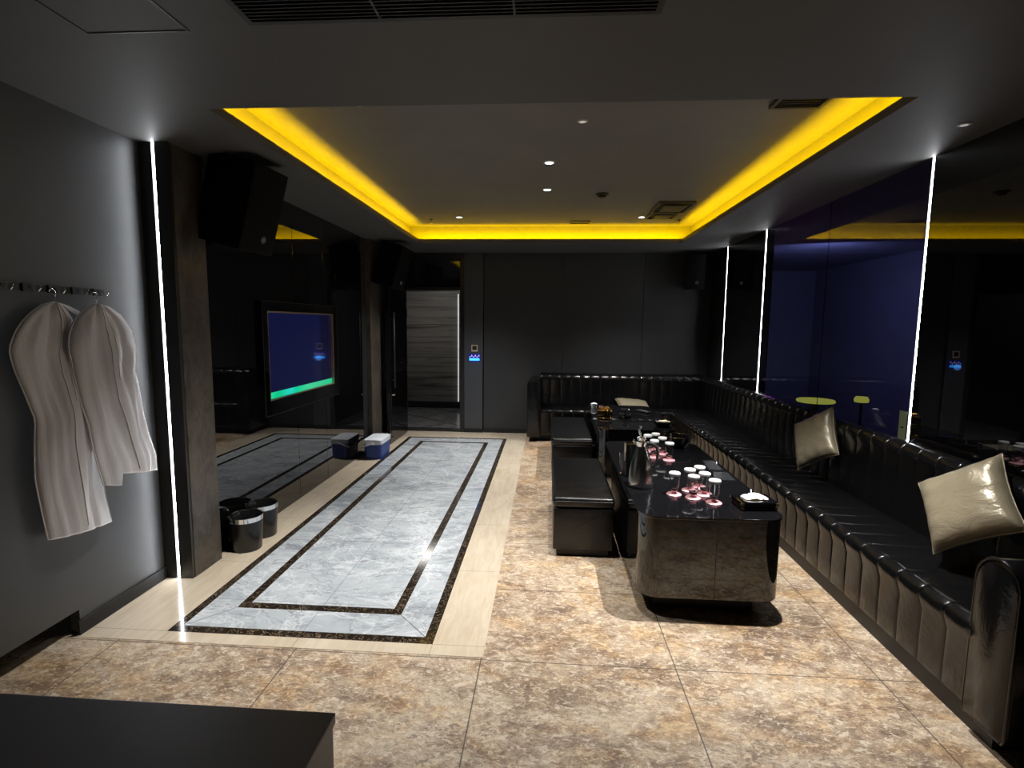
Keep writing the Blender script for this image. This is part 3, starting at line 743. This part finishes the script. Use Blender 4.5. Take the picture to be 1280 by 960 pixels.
for (x, yy, lab) in Bc: dup(g0, (x, yy, TZ), lab, 0, 'capped glasses in the far cluster')

# vacuum jug
t = thing('vacuum_jug', 'brushed steel vacuum jug with a curved side handle on the near table', 'jug', (.612, 3.38, TZ), (0, 0, rad(-8))); t.scale = (1.1, 1.1, 1.32)
new('body', L([(0, 0), (.066, 0), (.070, .004), (.070, .03), (.066, .075), (.055, .13), (.038, .18), (.028, .2), (.027, .205), (0, .205)], seg=40), STEEL, t, smooth=True, angle=50)
new('base_ring', L([(.0705, .002), (.0715, .006), (.0705, .012)], seg=40), MBLACK, t, smooth=True)
new('collar', L([(.0285, .2), (.031, .206), (.034, .222), (.03, .224), (0, .226)], seg=32), CHROME, t, smooth=True, angle=50)
bm = bmesh.new(); lathe(bm, [(0, 0), (.022, 0), (.024, .012), (.012, .02), (0, .021)], (0, 0, .224), 24); tube(bm, [(0, 0, .24), (-.012, 0, .262), (-.016, 0, .285), (-.010, 0, .30)], lambda q: .0065+.004*q, 8)
new('stopper', bm, CHROME, t, smooth=True, angle=50)
new('handle', T([(.03, 0, .212), (.06, 0, .214), (.085, 0, .198), (.092, 0, .165), (.088, 0, .13), (.075, 0, .105), (.056, 0, .1)], .0085, 10), MBLACK, t, smooth=True)
bm = bmesh.new(); tube(bm, [(-.03, 0, .21), (-.042, 0, .222), (-.05, 0, .226)], .008); new('spout', bm, CHROME, t, smooth=True)
# black box and clear tumbler behind the jug
t = thing('menu_holder', 'upright black box with gilt corner behind the steel jug', 'box', (0.587, 3.611, TZ), (0, 0, rad(4)))
new('box', B(-.045, .045, -.03, .03, 0, .235, bev=.003), GLOSSBLK, t)
new('gilt_corner', B(-.047, .02, -.032, -.03, .225, .237), GOLD, t)
t = thing('tall_glass', 'tall empty clear glass left of the steel jug', 'glass', (0.538, 3.670, TZ))
new('glass', L([(0, 0), (.021, 0), (.023, .004), (.024, .15), (.0225, .15), (.0215, .012), (0, .012)], seg=24), CLEAR, t, smooth=True, angle=60)
# tissue trays
t = thing('tissue_box', 'black lacquer tissue box with crumpled white tissue at the near right table corner', 'tissue box', (1.199, 3.048, TZ), (0, 0, rad(4)))
new('lower_tray', B(-.10, .10, -.075, .075, 0, .022, bev=.006), GLOSSBLK, t)
new('upper_tray', B(-.105, .105, -.08, .08, .024, .05, bev=.006), GLOSSBLK, t)
for sx in (-1, 1):
    for sy in (-1, 1):
        new('gold_corner', B(sx*.098-.008, sx*.098+.008, sy*.074-.008, sy*.074+.008, .028, .046, bev=.003), GOLDD, t)
        new('gold_corner', B(sx*.094-.007, sx*.094+.007, sy*.07-.007, sy*.07+.007, .004, .02, bev=.003), GOLDD, t)
bm = bmesh.new(); n = 16; rnd = random.Random(4); g = []
for i in range(n+1):
    g.append([bm.verts.new((.062*(-1+2*i/n)*(1+.12*rnd.random()), .034*(-1+2*j/n)*(1+.15*rnd.random()), .0505+max(0, .022*(1-(2*i/n-1)**2)*(1-(2*j/n-1)**2)+.013*(rnd.random()-.35)))) for j in range(n+1)])
for i in range(n):
    for j in range(n): bm.faces.new((g[i][j], g[i+1][j], g[i+1][j+1], g[i][j+1]))
r_ = bmesh.ops.extrude_face_region(bm, geom=bm.faces[:]); bmesh.ops.translate(bm, verts=[v for v in r_['geom'] if isinstance(v, bmesh.types.BMVert)], vec=(0, 0, .001))
new('tissue', bm, WHITEP, t, smooth=True)
bm = bmesh.new(); pts = rrect(-.066, .066, -.04, .04, .02, 5); tube(bm, [(a, b, .0515) for a, b in pts], .0022, 6, True); new('gold_rim', bm, GOLD, t, smooth=True)
# flat slates
tag(new('slate_coaster', P([(1.14, 3.55), (1.27, 3.55), (1.28, 3.75), (1.18, 3.75)], TZ, TZ+.008), mat('slate', (.02, .021, .024), .25)), 'flat dark grey slate at the right edge of the near table, nearer the tissue box', 'coaster')
tag(new('slate_coaster', P([(1.17, 3.81), (1.27, 3.80), (1.28, 4.07), (1.20, 4.07)], TZ, TZ+.008), MATS['slate']), 'flat dark grey slate at the right edge of the near table, behind the other slate', 'coaster')
# black bowl with gilt glints
t = thing('round_bowl', 'black round bowl with gilt rim glints at the far right of the near table', 'bowl', (1.115, 4.538, TZ))
new('bowl', L([(0, 0), (.05, 0), (.085, .02), (.108, .06), (.112, .1), (.108, .1), (.10, .062), (.078, .027), (0, .012)], seg=36), GLOSSBLK, t, smooth=True, angle=60)
new('rim', L([(.1125, .098), (.113, .1), (.110, .102), (.108, .1)], seg=36, close=True), mat('tarnished_rim', (.12, .08, .035), .3, 1), t, smooth=True)
# far table
t = thing('snack_bowl', 'black bowl holding white and gold items at the right edge of the far table', 'bowl', (1.21, 5.50, TZ))
new('bowl', L([(0, 0), (.055, 0), (.088, .016), (.1, .05), (.096, .05), (.082, .02), (0, .012)], seg=32), GLOSSBLK, t, smooth=True, angle=60)
bm = bmesh.new(); rnd = random.Random(2)
for k in range(9):
    a = rnd.uniform(0, 6.28); q = rnd.uniform(0, .05); s = rnd.uniform(.014, .024)
    r_ = bmesh.ops.create_icosphere(bm, subdivisions=2, radius=s)
    for v in r_['verts']: v.co = Vector((v.co.x*1.3+q*math.cos(a), v.co.y+q*math.sin(a), v.co.z*.7+.046)); v.co += v.co.normalized()*rnd.uniform(0, .002)
new('wrapped_sweets', bm, mat('cream_wrap', (.8, .72, .5), .4), t, smooth=True)
t = thing('gold_tin', 'round black and gold tin at the left of the far table', 'tin', (0.65, 5.90, TZ))
new('tin_body', L([(0, 0), (.078, 0), (.082, .004), (.082, .1), (.078, .104), (0, .104)], seg=36), mat('dark_gold_tin', (.1, .06, .015), .15, .8), t, smooth=True, angle=50)
new('lower_band', L([(.083, .006), (.085, .008), (.085, .018), (.083, .02)], seg=36, close=True), GOLD, t, smooth=True)
new('upper_band', L([(.083, .088), (.086, .09), (.086, .104), (.083, .106)], seg=36, close=True), GOLD, t, smooth=True)
bm = bmesh.new(); rnd = random.Random(5)
for k in range(12):
    a = 6.28*k/12; q = rnd.uniform(.01, .055)
    r_ = bmesh.ops.create_icosphere(bm, subdivisions=1, radius=rnd.uniform(.012, .02))
    for v in r_['verts']: v.co += Vector((q*math.cos(a), q*math.sin(a), .112))
new('gold_ornament', bm, GOLD, t)
t = thing('copper_cup', 'small copper cup behind the gold tin', 'cup', (0.656, 6.333, TZ)); new('cup', L([(0, 0), (.026, 0), (.034, .07), (.031, .07), (.024, .006), (0, .006)], seg=24), mat('copper', (.75, .32, .2), .2, .9), t, smooth=True, angle=60)
new('rim', L([(.0345, .068), (.0355, .071), (.0335, .073), (.032, .071)], seg=24, close=True), CHROME, t, smooth=True)
t = thing('white_cup', 'white crumpled paper cup at the far left corner of the far table', 'cup', (0.592, 6.629, TZ)); new('cup', L([(0, 0), (.03, 0), (.042, .055), (.039, .055), (.027, .005), (0, .005)], seg=24), WHITEP, t, smooth=True, angle=60)
new('paper', L([(.0, .05), (.02, .065), (.034, .058), (.03, .045)], seg=9), WHITEP, t)
t = thing('candle_stand', 'low dark crystal dish with a raised disc in the middle of the far table', 'candle stand', (0.883, 5.968, TZ))
new('dish', L([(0, 0), (.045, 0), (.075, .012), (.085, .04), (.08, .04), (.068, .016), (0, .01)], seg=8), CLEAR, t)
new('stem', L([(0, .01), (.012, .01), (.008, .03), (.008, .085), (.015, .09), (0, .092)], seg=16), MBLACK, t, smooth=True)
new('disc', L([(0, .09), (.05, .09), (.052, .094), (.05, .1), (0, .1)], seg=28), CHROME, t, smooth=True, angle=40)
t = thing('remote_control', 'flat black handset lying on the far right of the far table', 'remote control', (1.144, 6.363, TZ), (0, 0, rad(35)))
new('case', B(-.03, .03, -.11, .11, 0, .022, bev=.006), MBLACK, t, smooth=True, angle=40)
new('button_pad', B(-.02, .02, -.08, .05, .022, .025, bev=.001), mat('pad_grey', (.1, .1, .1), .4), t)

# ------------------------------------------------------------------ ceiling fittings
def downlight(label, x, yy, z, e, size=62, blend=.6, lens=LENS, rr=.032, rs=.02):
    t = thing('downlight', label, 'downlight', (x, yy, z), group='recessed ceiling downlights')
    new('ring', L([(rr, 0), (rr+.012, 0), (rr+.012, -.004), (rr, -.007)], seg=24, close=True), CHALK, t, smooth=True, angle=40)
    new('lens', L([(0, -.003), (rr, -.003), (rr, -.006), (0, -.006)], seg=24), lens, t)
    if e: light('SPOT', 'downlight_beam', (0, 0, -.012), e, (1, .975, .94), parent=t, spot_size=rad(size*2), spot_blend=blend, shadow_soft_size=rs)
DIM = mat('dim_lens', (.6, .6, .58), .3, emit=(1, .98, .95), es=.35)
E0 = 400
downlight('round downlight hidden behind the recess lip on the near left of the recess', -1.1, 3.1, RZ, E0*.95, 41, 1)
downlight('round downlight hidden behind the recess lip on the near right, by the dark grille', 1.22, 3.04, RZ, E0*2.5, 39, 1)
downlight('small faint downlight nearest the camera in the recessed ceiling', .19, 3.42, RZ, E0*.35, 50, lens=DIM, rr=.02)
downlight('bright downlight in the middle of the recess, nearer of the centre pair', -.012, 4.24, RZ, 50, 32)
downlight('bright downlight in the middle of the recess, farther of the centre pair', -.028, 5.06, RZ, 50, 32)
downlight('bright downlight at the far left of the recess', -1.05, 6.30, RZ, E0*.8, 52, 1)
downlight('bright downlight at the far right of the recess beside the square vent', 1.046, 6.33, RZ, E0*.8, 52, 1)
downlight('small unlit downlight in the lower ceiling above the right wall', 2.06, 2.93, H, 0, lens=DIM, rr=.018)
def sprinkler(label, x, yy):
    t = thing('sprinkler_head', label, 'sprinkler', (x, yy, RZ), group='sprinkler heads in the recess')
    new('escutcheon', L([(0, 0), (.022, 0), (.018, -.008), (0, -.01)], seg=20), MBLACK, t, smooth=True)
    new('sprinkler_body', L([(0, -.008), (.007, -.008), (.009, -.025), (.004, -.028), (.004, -.045), (.018, -.046), (.018, -.049), (0, -.05)], seg=16), CHROME, t, smooth=True, angle=40)
sprinkler('sprinkler head at the far left of the recess', -1.41, 6.43)
sprinkler('sprinkler head at the far right of the recess', 1.515, 6.52)
t = thing('smoke_detector', 'small black smoke detector in the recessed ceiling', 'smoke detector', (.492, 5.24, RZ))
new('detector_base', L([(0, 0), (.06, 0), (.058, -.014), (0, -.015)], seg=28), MBLACK, t, smooth=True, angle=40)
new('detector_dome', L([(0, -.014), (.035, -.016), (.032, -.034), (0, -.038)], seg=24), MBLACK, t, smooth=True, angle=40)
t = thing('air_diffuser', 'square two-part air diffuser grille at the far right of the recess', 'vent', (1.26, 5.95, RZ))
def dfr(bm, x0, x1, y0, y1, w, zd): 
    box(bm, x0, x1, y0, y0+w, -zd, 0); box(bm, x0, x1, y1-w, y1, -zd, 0); box(bm, x0, x0+w, y0+w, y1-w, -zd, 0); box(bm, x1-w, x1, y0+w, y1-w, -zd, 0)
bm = bmesh.new(); dfr(bm, -.17, .19, -.40, .08, .022, .022); dfr(bm, -.165, .15, .10, .42, .022, .02); new('frame', bm, mat('vent_frame', (.06, .05, .035), .5), t)
new('centre_plate', B(-.10, .12, -.3, -.02, -.03, -.02), DIFF, t); new('centre_plate', B(-.10, .09, .16, .36, -.03, -.02), DIFF, t)
bm = bmesh.new(); box(bm, -.165, .185, -.39, .07, -.004, 0); box(bm, -.16, .145, .11, .41, -.004, 0); new('recess', bm, MBLACK, t)
t = thing('return_grille', 'dark square air grille at the near right edge of the recess', 'vent', (1.36, 3.11, RZ))
bm = bmesh.new(); dfr(bm, -.14, .14, -.13, .13, .02, .02); new('frame', bm, DIFF, t)
bm = bmesh.new(); [box(bm, -.12, .12, -.11+.03*k, -.10+.03*k, -.012, 0) for k in range(8)]; new('slats', bm, SLAT, t)
t = thing('small_grille', 'tiny rectangular grille with dark cut-outs at the far centre of the recess', 'vent', (.365, 6.63, RZ))
bm = bmesh.new(); dfr(bm, -.12, .12, -.09, .09, .012, .008); new('frame', bm, MBLACK, t)
bm = bmesh.new(); [box(bm, -.09+.03*k, -.072+.03*k, -.06+.02*(k % 2), .05, -.006, 0) for k in range(7)]; new('slats', bm, MBLACK, t)
# linear grille near the camera
t = thing('linear_air_grille', 'long black slatted air grille in the ceiling at the top of the view', 'vent', (-.345, 1.6, H))
bm = bmesh.new(); dfr(bm, -.695, .695, -.27, .285, .02, .008); new('frame', bm, SLAT, t)
new('back_plate', B(-.68, .68, -.26, .27, -.002, 0), BLACKP, t)
for k in range(26):
    yv = -.24+.0195*k
    bm = bmesh.new(); box(bm, -.675, .675, yv, yv+.004, -.008, -.001); new('slat', bm, SLAT, t)
bm = bmesh.new(); box(bm, -.235, -.228, -.25, .265, -.0095, -.002); box(bm, .215, .222, -.25, .265, -.0095, -.002); new('divider', bm, DIFF, t)
# access hatch
t = thing('access_hatch', 'square access hatch with a thin frame in the near left ceiling', 'hatch', (-1.45, 1.7, H))
bm = bmesh.new(); dfr(bm, -.21, .17, -.22, .22, .006, .004); new('frame', bm, mat('hatch_frame', (.06, .058, .055), .4), t)
new('panel', B(-.203, .163, -.213, .213, -.001, 0), CEILP, t)

# ------------------------------------------------------------------ glowing things added beyond the windows to stand for yellow-green patches of light
YG = mat('yellow_glow_top', (.6, .7, .1), .4, emit=(.55, .62, .06), es=1.0)
t = thing('added_glow_table', 'added glowing round table for the yellow-green light patch in the tinted window', 'table', (3.05, 6.2, 0))
new('table_top', L([(0, .76), (.19, .76), (.2, .775), (.19, .79), (0, .79)], seg=32), YG, t, smooth=True, angle=40)
new('pedestal', L([(0, 0), (.15, 0), (.14, .02), (.03, .04), (.03, .76), (0, .76)], seg=24), MBLACK, t, smooth=True, angle=40)
t = thing('added_glow_lamp', 'small added lamp for the second yellow-green patch in the tinted window, right of the added table', 'lamp', (3.55, 6.2, 0))
new('shade', L([(0, .76), (.07, .77), (.075, .8), (.06, .83), (0, .835)], seg=24), YG, t, smooth=True, angle=40)
new('stand', L([(0, 0), (.1, 0), (.1, .02), (.015, .03), (.015, .77), (0, .77)], seg=16), MBLACK, t, smooth=True, angle=40)
t = thing('notice_card', 'narrow pale green notice card with an added glow behind the glass beside the nearest light strip', 'notice', (2.305, 3.56, .96))
new('card', B(0, .004, -.035, .035, -.1, .11), mat('glowing_green_card', (.35, .4, .15), .5, emit=(.25, .3, .08), es=.5), t)  # emission makes the card look lit; it is no lamp
bm = bmesh.new(); box(bm, -.001, 0, -.015, .012, .0, .008); new('marks', bm, MBLACK, t)
